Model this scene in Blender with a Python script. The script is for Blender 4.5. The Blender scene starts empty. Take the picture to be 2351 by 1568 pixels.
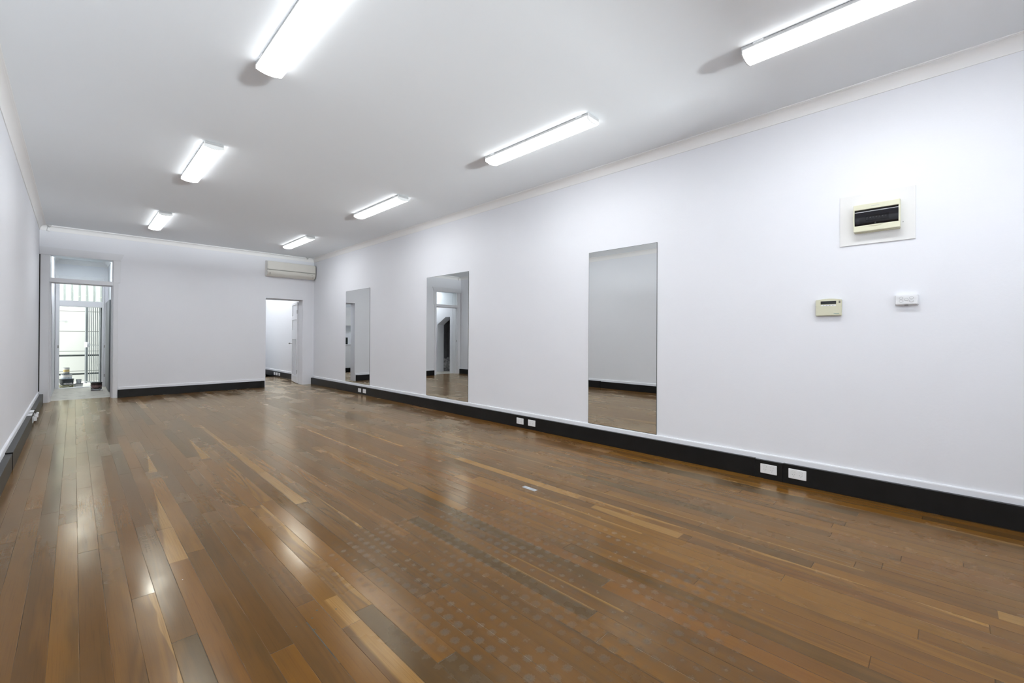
import bpy, bmesh, math, random
from mathutils import Vector, Matrix

S = bpy.context.scene
COL = S.collection
random.seed(7)

# ------------------------------------------------------------------ camera
CAM_H = 1.2
F_PX, PSI, CX, CY, ROLL, PITCH = 1001.7388, math.radians(45.1022), 1175.5, 769.6614, math.radians(.2992), math.radians(.2106)
cd = bpy.data.cameras.new('camera'); cam = bpy.data.objects.new('camera', cd); COL.objects.link(cam)
cd.sensor_fit = 'HORIZONTAL'; cd.sensor_width = 36.0
cd.lens = F_PX / 2351 * 36.0
cd.shift_x = 0.0; cd.shift_y = -(784.0 - CY) / 2351
cd.clip_start = 0.02; cd.clip_end = 200
_R = Vector((math.cos(PSI), -math.sin(PSI), 0)); _F = Vector((math.sin(PSI), math.cos(PSI), 0)); _U = Vector((0, 0, 1))
_F2 = _F * math.cos(PITCH) + _U * math.sin(PITCH); _U2 = _U * math.cos(PITCH) - _F * math.sin(PITCH)
_R3 = _R * math.cos(ROLL) + _U2 * math.sin(ROLL); _U3 = _U2 * math.cos(ROLL) - _R * math.sin(ROLL)
_m = Matrix((_R3, _U3, -_F2)).transposed().to_4x4(); _m.translation = Vector((0, 0, CAM_H))
cam.matrix_world = _m
S.camera = cam

# ------------------------------------------------------------------ world, exposure
W = bpy.data.worlds.new('overcast_sky'); S.world = W; W.use_nodes = True
W.node_tree.nodes['Background'].inputs[0].default_value = (0.97, 1.0, 0.975, 1)
W.node_tree.nodes['Background'].inputs[1].default_value = 4.9
S.view_settings.view_transform = 'Standard'; S.view_settings.look = 'None'
S.view_settings.gamma = 1.0; S.view_settings.use_curve_mapping = False
S.view_settings.exposure = 0.14
LAMP = 25.5
# area light added far behind the camera to brighten ceiling and walls
_al = bpy.data.lights.new('added_fill_light', 'AREA'); _al.shape = 'RECTANGLE'; _al.size = 2.0; _al.size_y = 0.6
_al.energy = 3500.0; _al.color = (.95, .975, 1.0)
_ao = bpy.data.objects.new('added_fill_light', _al); COL.objects.link(_ao)
_ao.location = (2.9, -11.5, .45); _ao.rotation_euler = (math.radians(114), 0, 0)

# ------------------------------------------------------------------ room numbers
XR, XL, YB, YF, HC = 4.226, -0.437, 11.215, -11.0, 3.1186
HCO, CK = 3.028, 0.080        # cornice bottom height, cornice projection
YB2 = 11.46                   # rear face of back wall
HXL, HXR, HY, HH = -0.30, 0.55, 13.85, 2.86   # passage behind the left doorway
KY = 15.2                     # far wall of the back room
KX = 0.67

# ------------------------------------------------------------------ material helpers
class NT:
    def __init__(s, name):
        s.m = bpy.data.materials.new(name); s.m.use_nodes = True; s.t = s.m.node_tree
        s.b = s.t.nodes['Principled BSDF']
    def n(s, typ, **kw):
        x = s.t.nodes.new(typ)
        for k, v in kw.items(): setattr(x, k, v)
        return x
    def l(s, a, b): s.t.links.new(a, b)
    def put(s, sock, v):
        if isinstance(v, (int, float)): sock.default_value = v
        elif isinstance(v, tuple): sock.default_value = v
        else: s.l(v, sock)
    def math(s, op, a, b=0.0, c=None, clamp=False):
        x = s.n('ShaderNodeMath', operation=op); x.use_clamp = clamp
        s.put(x.inputs[0], a); s.put(x.inputs[1], b)
        if c is not None: s.put(x.inputs[2], c)
        return x.outputs[0]
    def mix(s, f, a, b):
        x = s.n('ShaderNodeMix', data_type='RGBA')
        s.put(x.inputs[0], f); s.put(x.inputs[6], a); s.put(x.inputs[7], b)
        return x.outputs[2]
    def ss(s, v, lo, hi):
        x = s.n('ShaderNodeMapRange', interpolation_type='SMOOTHSTEP')
        s.put(x.inputs[0], v); x.inputs[1].default_value = lo; x.inputs[2].default_value = hi
        return x.outputs[0]
    def noise(s, vec, scale, detail=3, rough=.5, dist=0.0, dim='3D'):
        x = s.n('ShaderNodeTexNoise', noise_dimensions=dim)
        if vec is not None: s.l(vec, x.inputs['Vector'])
        x.inputs['Scale'].default_value = scale; x.inputs['Detail'].default_value = detail
        x.inputs['Roughness'].default_value = rough; x.inputs['Distortion'].default_value = dist
        return x.outputs[0]
    def comb(s, x, y, z):
        c = s.n('ShaderNodeCombineXYZ'); s.put(c.inputs[0], x); s.put(c.inputs[1], y); s.put(c.inputs[2], z)
        return c.outputs[0]

def sw(c): return (c[0], c[1], c[2], 1)

def mat(name, col, rough=.5, spec=.5, metal=0.0, mottle=.03, mscale=3.0, bump=0.0, bscale=80.0, coat=0.0):
    N = NT(name); tc = N.n('ShaderNodeTexCoord')
    f = N.noise(tc.outputs['Object'], mscale, 4)
    f = N.ss(f, .3, .7)
    lo = tuple(max(0, c * (1 - mottle)) for c in col); hi = tuple(min(1, c * (1 + mottle)) for c in col)
    N.put(N.b.inputs['Base Color'], N.mix(f, sw(lo), sw(hi)))
    N.b.inputs['Roughness'].default_value = rough
    N.b.inputs['Specular IOR Level'].default_value = spec
    N.b.inputs['Metallic'].default_value = metal
    N.b.inputs['Coat Weight'].default_value = coat
    if bump:
        b = N.n('ShaderNodeBump'); b.inputs['Strength'].default_value = bump; b.inputs['Distance'].default_value = .002
        N.l(N.noise(tc.outputs['Object'], bscale, 3), b.inputs['Height']); N.l(b.outputs[0], N.b.inputs['Normal'])
    return N.m

M = {}
M['wall'] = mat('lavender_white_wall_paint', (.825, .84, .885), .55, .35, bump=.25, bscale=60, mottle=.012, mscale=.8)
M['ceil'] = mat('flat_ceiling_paint', (.88, .915, .945), .9, .1, mottle=.006, mscale=.5)
M['shadewall'] = mat('shaded_passage_wall', (.44, .47, .50), .55, .35, mottle=.03)  # shade of the passage's right wall put into its colour
M['corn'] = mat('cornice_paint', (.895, .895, .895), .6, .3, mottle=.006)
M['trimw'] = mat('gloss_white_trim', (.77, .785, .82), .42, .35, bump=.15, bscale=30, mottle=.015)
M['black'] = mat('black_satin_paint', (.0065, .007, .008), .36, .30, bump=.25, bscale=25, mottle=.2, mscale=8)
M['plastic'] = mat('white_plastic', (.82, .83, .85), .3, .5, mottle=.01)
M['cream'] = mat('cream_plastic', (.74, .73, .56), .35, .5, mottle=.015)
M['creamk'] = mat('aged_cream_plastic', (.66, .65, .50), .4, .45, mottle=.02)
M['acw'] = mat('ivory_air_conditioner_plastic', (.76, .745, .69), .3, .5, mottle=.015)
M['acg'] = mat('grey_louver_plastic', (.34, .34, .30), .45, .4)
M['offw'] = mat('off_white_board', (.80, .80, .79), .45, .4, mottle=.015)
M['dark'] = mat('dark_slot', (.02, .02, .02), .5, .4)
M['screen'] = mat('dark_screen', (.012, .014, .014), .15, .6)
M['teal'] = mat('teal_ink', (.05, .25, .25), .5, .3)
M['grey'] = mat('grey_ink', (.25, .26, .27), .5, .3)
M['lampg'] = mat('grey_lamp_body', (.50, .50, .50), .4, .4)
M['gate'] = mat('galvanised_grey_paint', (.22, .245, .255), .4, .5, mottle=.1)
M['doorshade'] = mat('shaded_door_tone', (.17, .18, .195), .5, .35, mottle=.05)  # dark tone stands for the backlit shade on this leaf
M['render'] = mat('white_outdoor_wall_panel', (.80, .82, .80), .8, .2, mottle=.02)
M['rail'] = mat('dark_handrail_paint', (.03, .04, .04), .45, .5)
M['conc'] = mat('pale_concrete', (.62, .62, .58), .85, .2, mottle=.08, mscale=6)
M['brass'] = mat('dull_steel', (.35, .35, .34), .35, .5, metal=.8)
M['closet'] = mat('dark_cupboard_paint', (.40, .41, .43), .8, .2, mottle=.1)
M['cloth'] = mat('crumpled_grey_plastic', (.45, .45, .46), .5, .4, mottle=.35, mscale=14)
M['pail'] = mat('charcoal_pail', (.035, .042, .048), .4, .5, mottle=.2)
M['olive'] = mat('olive_label', (.20, .20, .11), .5, .3, mottle=.25, mscale=30)
M['inkw'] = mat('white_lettering', (.85, .86, .86), .5, .3)
M['tub'] = mat('pale_blue_tub', (.62, .70, .78), .5, .3, mottle=.2, mscale=40)
M['gold'] = mat('gold_label', (.68, .52, .22), .45, .4, mottle=.15, mscale=50)
M['tin'] = mat('grey_tin', (.42, .45, .48), .35, .5, mottle=.15, mscale=30)
M['maroon'] = mat('dark_maroon_can', (.045, .025, .025), .35, .5, mottle=.4, mscale=25)
M['pink'] = mat('dusty_pink_label', (.22, .14, .14), .5, .4, mottle=.3, mscale=40)
M['cabinet'] = mat('white_cabinet_laminate', (.76, .77, .79), .4, .4)

def glass(name, tint, alpha_mix):
    N = NT(name); t = N.t
    tr = N.n('ShaderNodeBsdfTransparent'); tr.inputs[0].default_value = sw(tint)
    gl = N.n('ShaderNodeBsdfGlossy'); gl.inputs['Roughness'].default_value = .02
    fr = N.n('ShaderNodeFresnel'); fr.inputs[0].default_value = 1.5
    mx = N.n('ShaderNodeMixShader')
    N.l(N.math('ADD', fr.outputs[0], alpha_mix), mx.inputs[0]); N.l(tr.outputs[0], mx.inputs[1]); N.l(gl.outputs[0], mx.inputs[2])
    N.l(mx.outputs[0], t.nodes['Material Output'].inputs[0])
    return N.m
M['glass'] = glass('clear_window_glass', (.96, .98, .98), 0.0)
M['smoke'] = glass('smoked_acrylic', (.48, .48, .51), .0)

def mirror_mat():
    N = NT('silvered_mirror')
    N.b.inputs['Metallic'].default_value = 1; N.b.inputs['Roughness'].default_value = 0.0
    N.b.inputs['Base Color'].default_value = (.80, .815, .81, 1)
    return N.m
M['mirror'] = mirror_mat()
M['mirroredge'] = mat('mirror_glass_edge', (.08, .10, .10), .2, .6)

def lamp_mat(name='lit_opal_diffuser', k=1.0):
    N = NT(name)
    N.b.inputs['Base Color'].default_value = (.9, .9, .9, 1)
    N.b.inputs['Emission Color'].default_value = (.965, .985, 1.0, 1)
    N.b.inputs['Emission Strength'].default_value = LAMP * k
    return N.m
M['lamp'] = lamp_mat()
M['lampside'] = lamp_mat('dim_opal_diffuser_side', .22)

def panels_mat():
    # white outdoor wall with thin horizontal joints
    N = NT('jointed_white_wall'); tc = N.n('ShaderNodeTexCoord'); sp = N.n('ShaderNodeSeparateXYZ'); N.l(tc.outputs['Object'], sp.inputs[0])
    z = N.math('ADD', sp.outputs[2], .245)
    d = N.math('ABSOLUTE', N.math('SUBTRACT', N.math('FRACT', N.math('DIVIDE', z, .51)), .5))
    line = N.ss(d, .480, .490)
    N.put(N.b.inputs['Base Color'], N.mix(line, (.50, .515, .49, 1), (.17, .175, .16, 1)))
    N.b.inputs['Roughness'].default_value = .8
    return N.m
M['panels'] = panels_mat()

def rib_mat():
    N = NT('weathered_ribbed_sheet'); tc = N.n('ShaderNodeTexCoord'); sp = N.n('ShaderNodeSeparateXYZ'); N.l(tc.outputs['Object'], sp.inputs[0])
    d = N.math('FRACT', N.math('DIVIDE', N.math('ADD', sp.outputs[0], 2.2), .136))
    line = N.math('MULTIPLY', N.ss(d, .70, .74), N.ss(d, 1.0, .95))
    n = N.noise(tc.outputs['Object'], 14, 4)
    c = N.mix(line, (.54, .565, .545, 1), (.26, .28, .27, 1))
    N.put(N.b.inputs['Base Color'], N.mix(N.ss(n, .62, .70), c, (.48, .47, .38, 1)))
    N.b.inputs['Roughness'].default_value = .7
    return N.m
M['rib'] = rib_mat()

# ------------------------------------------------------------------ floor material
PW, PX0 = 0.0845, 0.021
def floor_mat():
    N = NT('worn_timber_boards'); tc = N.n('ShaderNodeTexCoord'); sp = N.n('ShaderNodeSeparateXYZ')
    N.l(tc.outputs['Object'], sp.inputs[0]); X, Y = sp.outputs[0], sp.outputs[1]
    u = N.math('DIVIDE', N.math('SUBTRACT', X, PX0), PW)
    row = N.math('FLOOR', u); fx = N.math('FRACT', u)
    w1 = N.n('ShaderNodeTexWhiteNoise', noise_dimensions='1D'); N.l(row, w1.inputs['W'])
    rr = w1.outputs['Value']
    w1b = N.n('ShaderNodeTexWhiteNoise', noise_dimensions='1D'); N.l(N.math('ADD', row, 71.3), w1b.inputs['W'])
    ln = N.math('MULTIPLY_ADD', w1b.outputs['Value'], 1.5, 1.35)
    v = N.math('DIVIDE', N.math('MULTIPLY_ADD', rr, 13.7, Y), ln)
    idx = N.math('FLOOR', v); fy = N.math('FRACT', v)
    w2 = N.n('ShaderNodeTexWhiteNoise', noise_dimensions='2D'); N.l(N.comb(row, idx, 0.0), w2.inputs['Vector'])
    pid = w2.outputs['Value']
    w3 = N.n('ShaderNodeTexWhiteNoise', noise_dimensions='2D'); N.l(N.comb(N.math('ADD', row, 37.0), idx, 0.0), w3.inputs['Vector'])
    pid2 = w3.outputs['Value']
    off = N.math('MULTIPLY', pid, 57.0)
    # plank tone
    cr = N.n('ShaderNodeValToRGB'); N.l(pid, cr.inputs[0]); e = cr.color_ramp.elements
    stops = [(0, (0.080, 0.043, 0.0110)), (.14, (0.143, 0.063, 0.0110)), (.30, (0.110, 0.050, 0.0110)), (.45, (0.186, 0.079, 0.0110)), (.60, (0.128, 0.058, 0.0119)), (.74, (0.161, 0.064, 0.0102)), (.87, (0.209, 0.095, 0.0153)), (1.0, (0.171, 0.075, 0.0110))]
    e[0].position, e[0].color = stops[0][0], sw(stops[0][1]); e[1].position, e[1].color = stops[-1][0], sw(stops[-1][1])
    for p, c in stops[1:-1]:
        q = e.new(p); q.color = sw(c)
    col = cr.outputs[0]
    # growth rings: warped contour bands on stretched noise, offset per plank
    gv = N.comb(N.math('MULTIPLY', N.math('ADD', X, off), 7.0), N.math('MULTIPLY_ADD', Y, .55, off), off)
    base = N.noise(gv, 1.0, 2, .45, .35)
    ring = N.math('SINE', N.math('MULTIPLY', base, 64.0))
    ring = N.math('MULTIPLY_ADD', ring, .5, .5)
    ringm = N.math('MULTIPLY', N.math('POWER', ring, 1.3), N.ss(pid2, .25, .95))
    col = N.mix(N.math('MULTIPLY', ringm, .38), col, (.065, .030, .008, 1))
    # broad clouding along the board
    cv = N.comb(N.math('MULTIPLY', N.math('ADD', X, off), 9.0), N.math('MULTIPLY_ADD', Y, .9, off), off)
    cl = N.noise(cv, 1.0, 3, .55)
    col = N.mix(N.math('MULTIPLY', N.ss(cl, .50, .78), .55), col, (.066, .038, .013, 1))
    col = N.mix(N.math('MULTIPLY', N.ss(cl, .46, .22), .45), col, (.22, .095, .012, 1))
    # fine fibres
    fv = N.comb(N.math('MULTIPLY', X, 230.0), N.math('MULTIPLY_ADD', Y, 3.5, off), 0.0)
    fib = N.noise(fv, 1.0, 3, .6)
    col = N.mix(N.math('MULTIPLY', N.ss(fib, .48, .75), .24), col, (.055, .026, .007, 1))
    # sapwood: some random boards plus the boards seen in the room
    wob = N.noise(N.comb(N.math('MULTIPLY', Y, 1.6), N.math('MULTIPLY', row, 3.1), 0.0), 1.0, 2, .5)
    sapr = N.math('MULTIPLY', N.math('GREATER_THAN', pid2, .985), N.ss(N.math('SUBTRACT', fx, N.math('MULTIPLY', wob, 1.55)), -.02, .04))
    sap = sapr
    spec = [  # row, y0, y1, threshold of local x at y0 and at y1, keep side
        (13, 3.28, 6.90, .02, .55, 1), (31, 1.95, 3.42, -.2, .10, 1), (30, 1.14, 1.78, -.2, .25, 1),
        (9, -3.0, 2.00, .42, .30, 1), (33, -1.9, -.16, -.2, -.2, 1), (4, 2.89, 4.35, -.1, 1.0, 1), (5, 4.91, 5.70, .2, 1.0, 1),
        (10, 5.10, 6.40, .1, 1.0, 1), (14, 2.60, 3.40, .75, 1.0, 1), (18, 1.10, 2.10, .86, .92, 1), (19, 1.00, 2.05, .80, 1.0, 1),
        (28, 1.32, 2.30, .75, .85, 1), (24, 3.6, 5.8, .80, .6, 1), (29, 4.2, 6.1, .55, .7, 1), (36, 2.2, 5.0, .8, .7, 1), (22, 6.2, 7.7, .5, .9, 1), (33, .3, 2.8, .86, .84, 1)]
    for r, y0, y1, a, b, _s in spec:
        inr = N.math('COMPARE', row, float(r), .1)
        iny = N.math('MULTIPLY', N.math('GREATER_THAN', Y, y0), N.math('LESS_THAN', Y, y1))
        th = N.math('MULTIPLY_ADD', Y, (b - a) / (y1 - y0), a - y0 * (b - a) / (y1 - y0) - .12)
        th = N.math('MULTIPLY_ADD', wob, .24, th)
        edge = N.ss(N.math('SUBTRACT', fx, th), -.07, .12)
        sap = N.math('MAXIMUM', sap, N.math('MULTIPLY', N.math('MULTIPLY', inr, iny), edge))
    sapc = N.mix(N.ss(fib, .35, .75), (.37, .205, .055, 1), (.27, .13, .03, 1))
    col = N.mix(N.math('MULTIPLY', sap, .64), col, sapc)
    # adhesive dots on a 67.5 mm grid
    G = .0672
    gx = N.math('SUBTRACT', N.math('FRACT', N.math('DIVIDE', N.math('SUBTRACT', X, 1.204 - G / 2), G)), .5)
    gy = N.math('SUBTRACT', N.math('FRACT', N.math('DIVIDE', N.math('SUBTRACT', Y, 1.711 - G / 2), G)), .5)
    dn = N.noise(tc.outputs['Object'], 140, 4, .7)
    r2 = N.math('SQRT', N.math('ADD', N.math('MULTIPLY', gx, gx), N.math('MULTIPLY', gy, gy)))
    r2 = N.math('ADD', r2, N.math('MULTIPLY_ADD', dn, .62, -.31))
    dot = N.ss(r2, .40, .10)
    # where the dots still stick
    reg = N.noise(tc.outputs['Object'], 3.1, 5, .72)
    ex = N.math('SUBTRACT', 1.0, N.math('ABSOLUTE', N.math('DIVIDE', N.math('SUBTRACT', X, 1.66), .80)))
    ey = N.math('SUBTRACT', 1.0, N.math('ABSOLUTE', N.math('DIVIDE', N.math('SUBTRACT', Y, 1.50), 1.10)))
    env = N.math('MULTIPLY', N.ss(ex, -.1, .35), N.ss(ey, -.1, .35))
    regm = N.math('MULTIPLY', N.ss(reg, .34, .66), env)
    dot = N.math('MULTIPLY', dot, regm)
    glue = N.mix(N.ss(dn, .4, .65), (.040, .040, .034, 1), (.12, .118, .10, 1))
    col = N.mix(N.math('MULTIPLY', dot, .50), col, glue)
    # gaps between boards and end joints
    dx = N.math('MULTIPLY', N.math('MINIMUM', fx, N.math('SUBTRACT', 1.0, fx)), PW)
    dy = N.math('MULTIPLY', N.math('MINIMUM', fy, N.math('SUBTRACT', 1.0, fy)), ln)
    gw = N.noise(N.comb(N.math('MULTIPLY', Y, 1.2), N.math('MULTIPLY', row, 9.0), 0.0), 1.0, 3, .6)
    gap = N.math('MAXIMUM', N.math('MULTIPLY', N.ss(dx, .0016, .0004), N.ss(gw, .38, .62)), N.math('MULTIPLY', N.ss(dy, .0018, .0006), .8))
    col = N.mix(N.math('MULTIPLY', gap, .5), col, (.018, .010, .006, 1))
    # opened cracks (x, y0, y1, half width)
    crack = None
    for x, y0, y1, hw in [(2.812, 3.20, 3.51, .0055), (2.198, .74, 1.0, .005), (2.87, 2.24, 2.51, .0025), (3.41, 1.73, 1.92, .003), (2.29, 2.76, 2.95, .003), (2.93, .33, .60, .003), (1.45, .5, 1.2, .002), (3.02, .0, .5, .002), (.695, 1.55, 1.9, .004)]:
        c = N.math('MULTIPLY', N.ss(N.math('ABSOLUTE', N.math('SUBTRACT', X, x)), hw * .55 + .0006, hw * .3),
                   N.math('MULTIPLY', N.ss(Y, y0, y0 + .1), N.math('LESS_THAN', Y, y1)))
        crack = c if crack is None else N.math('MAXIMUM', crack, c)
    for x, y, r in [(-.262, 4.02, .008), (.757, 1.95, .006), (.722, 1.91, .005), (.70, 1.83, .006), (.82, 1.90, .005), (.655, 1.9, .004), (1.52, 2.9, .006)]:
        d = N.math('SQRT', N.math('ADD', N.math('POWER', N.math('SUBTRACT', X, x), 2.0), N.math('POWER', N.math('SUBTRACT', Y, y), 2.0)))
        crack = N.math('MAXIMUM', crack, N.ss(d, r, r * .6))
    col = N.mix(crack, col, (.012, .008, .006, 1))
    # crumbs of plaster
    vo = N.n('ShaderNodeTexVoronoi'); N.l(tc.outputs['Object'], vo.inputs['Vector']); vo.inputs['Scale'].default_value = 3.5
    wsp = N.math('MULTIPLY', N.math('LESS_THAN', vo.outputs['Distance'], .010), 1.0)
    col = N.mix(wsp, col, (.7, .68, .62, 1))
    # dust film, heavier to the right rear and lower right
    du = N.noise(tc.outputs['Object'], 1.1, 5, .65)
    film = N.math('MULTIPLY', N.ss(du, .42, .72), N.ss(X, 1.6, 3.6))
    near = N.math('SUBTRACT', 1.0, N.ss(X, 3.95, 4.12))
    film = N.math('MULTIPLY', film, near)
    col = N.mix(N.math('MULTIPLY', film, .20), col, (.24, .18, .11, 1))
    N.l(col, N.b.inputs['Base Color'])
    # varnish: worn patches, each board its own gloss
    rn = N.noise(N.comb(N.math('MULTIPLY', X, 2.2), N.math('MULTIPLY', Y, .9), 0.0), 1.0, 4, .6)
    ro = N.math('ADD', N.math('MULTIPLY', N.ss(rn, .35, .65), .11), N.math('MULTIPLY_ADD', pid2, .09, .115))
    ro = N.math('ADD', ro, N.math('MULTIPLY', film, .16))
    ro = N.math('ADD', ro, N.math('MULTIPLY', dot, .2))
    ro = N.math('ADD', ro, N.math('MULTIPLY', crack, .4), clamp=True)
    N.l(ro, N.b.inputs['Roughness'])
    N.b.inputs['Specular IOR Level'].default_value = 0.0
    # bump: boards cup slightly, scuffs and ripples across the boards
    rip = N.noise(N.comb(N.math('MULTIPLY', X, 7.0), N.math('MULTIPLY', Y, 34.0), 0.0), 1.0, 3, .6)
    ripw = N.math('MULTIPLY', rip, .00026)
    h = N.math('ADD', ripw, N.math('MULTIPLY', N.noise(tc.outputs['Object'], 260, 2, .6), .00006))
    tilt = N.math('MULTIPLY', N.math('SUBTRACT', fy, .5), N.math('MULTIPLY', N.math('SUBTRACT', pid2, .5), .003))
    tx = N.math('MULTIPLY', N.math('SUBTRACT', fx, .5), N.math('MULTIPLY', N.math('SUBTRACT', pid, .5), .0006))
    h = N.math('ADD', h, N.math('ADD', tilt, tx))
    h = N.math('SUBTRACT', h, N.math('MULTIPLY', gap, .0012))
    bp = N.n('ShaderNodeBump'); bp.inputs['Strength'].default_value = 1.0; bp.inputs['Distance'].default_value = 1.0
    N.l(h, bp.inputs['Height']); N.l(bp.outputs[0], N.b.inputs['Normal'])
    # ambered varnish sheen over the timber
    gl = N.n('ShaderNodeBsdfGlossy'); gl.inputs['Color'].default_value = (1.0, .96, .82, 1)
    N.l(ro, gl.inputs['Roughness']); N.l(bp.outputs[0], gl.inputs['Normal'])
    fr = N.n('ShaderNodeFresnel'); fr.inputs['IOR'].default_value = 1.37; N.l(bp.outputs[0], fr.inputs['Normal'])
    mx = N.n('ShaderNodeMixShader'); N.l(fr.outputs[0], mx.inputs[0]); N.l(N.b.outputs[0], mx.inputs[1]); N.l(gl.outputs[0], mx.inputs[2])
    N.l(mx.outputs[0], N.t.nodes['Material Output'].inputs[0])
    return N.m
M['floor'] = floor_mat()

def hallfloor_mat():
    N = NT('scuffed_floor_glare'); tc = N.n('ShaderNodeTexCoord'); sp = N.n('ShaderNodeSeparateXYZ'); N.l(tc.outputs['Object'], sp.inputs[0])
    v = N.comb(N.math('MULTIPLY', sp.outputs[0], 5.0), N.math('MULTIPLY', sp.outputs[1], 16.0), 0.0)
    n = N.noise(v, 1.0, 5, .65)
    N.put(N.b.inputs['Base Color'], N.mix(N.ss(n, .48, .70), (.62, .60, .54, 1), (.22, .20, .16, 1)))  # pale tone is doorway glare put into the colour; dark scuffs are marks
    N.b.inputs['Roughness'].default_value = .35
    return N.m
M['hallfloor'] = hallfloor_mat()

# ------------------------------------------------------------------ mesh helpers
def new_bm(): return bmesh.new()
def bx(bm, x0, x1, y0, y1, z0, z1, bev=0.0, seg=2):
    x0, x1 = sorted((x0, x1)); y0, y1 = sorted((y0, y1)); z0, z1 = sorted((z0, z1))
    m = Matrix.Translation(((x0 + x1) / 2, (y0 + y1) / 2, (z0 + z1) / 2)) @ Matrix.Diagonal((x1 - x0, y1 - y0, z1 - z0, 1))
    r = bmesh.ops.create_cube(bm, size=1, matrix=m)
    if bev:
        es = list({e for v in r['verts'] for e in v.link_edges})
        bmesh.ops.bevel(bm, geom=es, offset=bev, segments=seg, profile=.5, affect='EDGES')
    return bm
def box(*a, **k): return bx(new_bm(), *a, **k)
def prism(bm, pts, axis, a, b):
    """closed polygon pts (2D) extruded along axis from a to b"""
    def P(p, t):
        if axis == 'X': return (t, p[0], p[1])
        if axis == 'Y': return (p[0], t, p[1])
        return (p[0], p[1], t)
    va = [bm.verts.new(P(p, a)) for p in pts]; vb = [bm.verts.new(P(p, b)) for p in pts]
    n = len(pts)
    bm.faces.new(va); bm.faces.new(vb[::-1])
    for i in range(n): bm.faces.new((va[i], vb[i], vb[(i + 1) % n], va[(i + 1) % n]))
    bmesh.ops.recalc_face_normals(bm, faces=bm.faces)
    return bm
def cyl(bm, x, y, z0, z1, r, r2=None, seg=32, rot=None):
    m = Matrix.Translation((x, y, (z0 + z1) / 2))
    if rot is not None: m = rot
    bmesh.ops.create_cone(bm, cap_ends=True, segments=seg, radius1=r, radius2=r if r2 is None else r2, depth=abs(z1 - z0), matrix=m)
    return bm
def tube(bm, a, b, r, seg=12):
    a, b = Vector(a), Vector(b); d = b - a
    m = Matrix.Translation((a + b) / 2) @ d.to_track_quat('Z', 'Y').to_matrix().to_4x4()
    bmesh.ops.create_cone(bm, cap_ends=True, segments=seg, radius1=r, radius2=r, depth=d.length, matrix=m)
    return bm
def lathe(bm, x, y, prof, seg=40):
    rings = []
    for r, z in prof:
        if r < 1e-6: rings.append([bm.verts.new((x, y, z))])
        else: rings.append([bm.verts.new((x + r * math.cos(2 * math.pi * i / seg), y + r * math.sin(2 * math.pi * i / seg), z)) for i in range(seg)])
    for A, B in zip(rings, rings[1:]):
        for i in range(seg):
            j = (i + 1) % seg
            if len(A) == 1 and len(B) == 1: continue
            if len(A) == 1: bm.faces.new((A[0], B[j], B[i]))
            elif len(B) == 1: bm.faces.new((A[i], A[j], B[0]))
            else: bm.faces.new((A[i], A[j], B[j], B[i]))
    bmesh.ops.recalc_face_normals(bm, faces=bm.faces)
    return bm

def obj(name, bm, m, parent=None, smooth=False, origin=None):
    me = bpy.data.meshes.new(name)
    if origin is not None: bmesh.ops.translate(bm, verts=bm.verts, vec=-Vector(origin))
    bm.to_mesh(me); bm.free()
    if smooth:
        for p in me.polygons: p.use_smooth = True
        try: me.set_sharp_from_angle(angle=math.radians(35))
        except Exception: pass
    o = bpy.data.objects.new(name, me); COL.objects.link(o)
    me.materials.append(M[m] if isinstance(m, str) else m)
    if origin is not None: o.location = origin
    if parent is not None: o.parent = parent
    return o
def thing(name, label, cat, loc=(0, 0, 0), group=None):
    o = bpy.data.objects.new(name, None); COL.objects.link(o); o.location = loc
    o.empty_display_size = .05
    o['label'] = label; o['category'] = cat
    if group: o['group'] = group
    return o
def tag(o, label, cat, group=None):
    o['label'] = label; o['category'] = cat
    if group: o['group'] = group
    return o
def struct(name, bm, m, smooth=False):
    o = obj(name, bm, m, smooth=smooth); o['kind'] = 'structure'; return o
def copy_tree(o, parent=None):
    c = o.copy(); COL.objects.link(c)
    if parent is not None: c.parent = parent
    for ch in list(o.children): copy_tree(ch, c)
    return c

# ------------------------------------------------------------------ structure: floors, walls, ceilings
bm = box(XL - .15, XR + .15, YF - .1, YB + .02, -.05, 0)
bx(bm, 3.142, XR + .15, YB + .02, YB2, -.05, 0); bx(bm, HXL, .519, YB + .02, 11.42, -.05, 0)
bx(bm, KX, XR + .15, YB2, KY + .1, -.05, 0)
struct('floor', bm, 'floor')
struct('floor', box(-1.3, .60, 11.42, HY + .12, -.05, 0), 'hallfloor')
struct('ceiling', box(XL - .15, XR + .15, YF - .1, YB + .12, HC, HC + .1), 'ceil')
struct('ceiling', box(-1.3, .64, YB2, HY + .12, HH, HH + .1), 'ceil')
struct('ceiling', box(.64, XR + .15, YB2, KY + .1, 2.95, 3.05), 'ceil')
struct('wall_right', box(XR, XR + .15, YF - .1, KY + .1, -.05, HC + .05), 'wall')
struct('wall_left', box(XL - .15, XL, YF - .1, YB + .001, -.05, HC + .05), 'wall')

D1L, D1R, D1T = -.316, .519, 2.625
D2L, D2R, D2T = 3.142, 3.960, 2.078
bm = new_bm()
bx(bm, XL - .15, D1L, YB, YB2, -.05, HC); bx(bm, D1R, D2L, YB, YB2, -.05, HC)
bx(bm, D1L, D1R, YB, YB2, D1T, HC); bx(bm, D2L, D2R, YB, YB2, D2T, HC)
# plastered pier right of the right doorway with a rounded arris
r = .022
arc = [(D2R + r - r * math.sin(t), YB + r - r * math.cos(t)) for t in [i * math.pi / 2 / 6 for i in range(7)]]
prism(bm, [(XR, YB)] + [p for p in arc] + [(D2R, YB2), (XR, YB2)], 'Z', -.05, D2T)
bx(bm, D2R, XR, YB, YB2, D2T, HC)
struct('wall_back', bm, 'wall')

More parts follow.
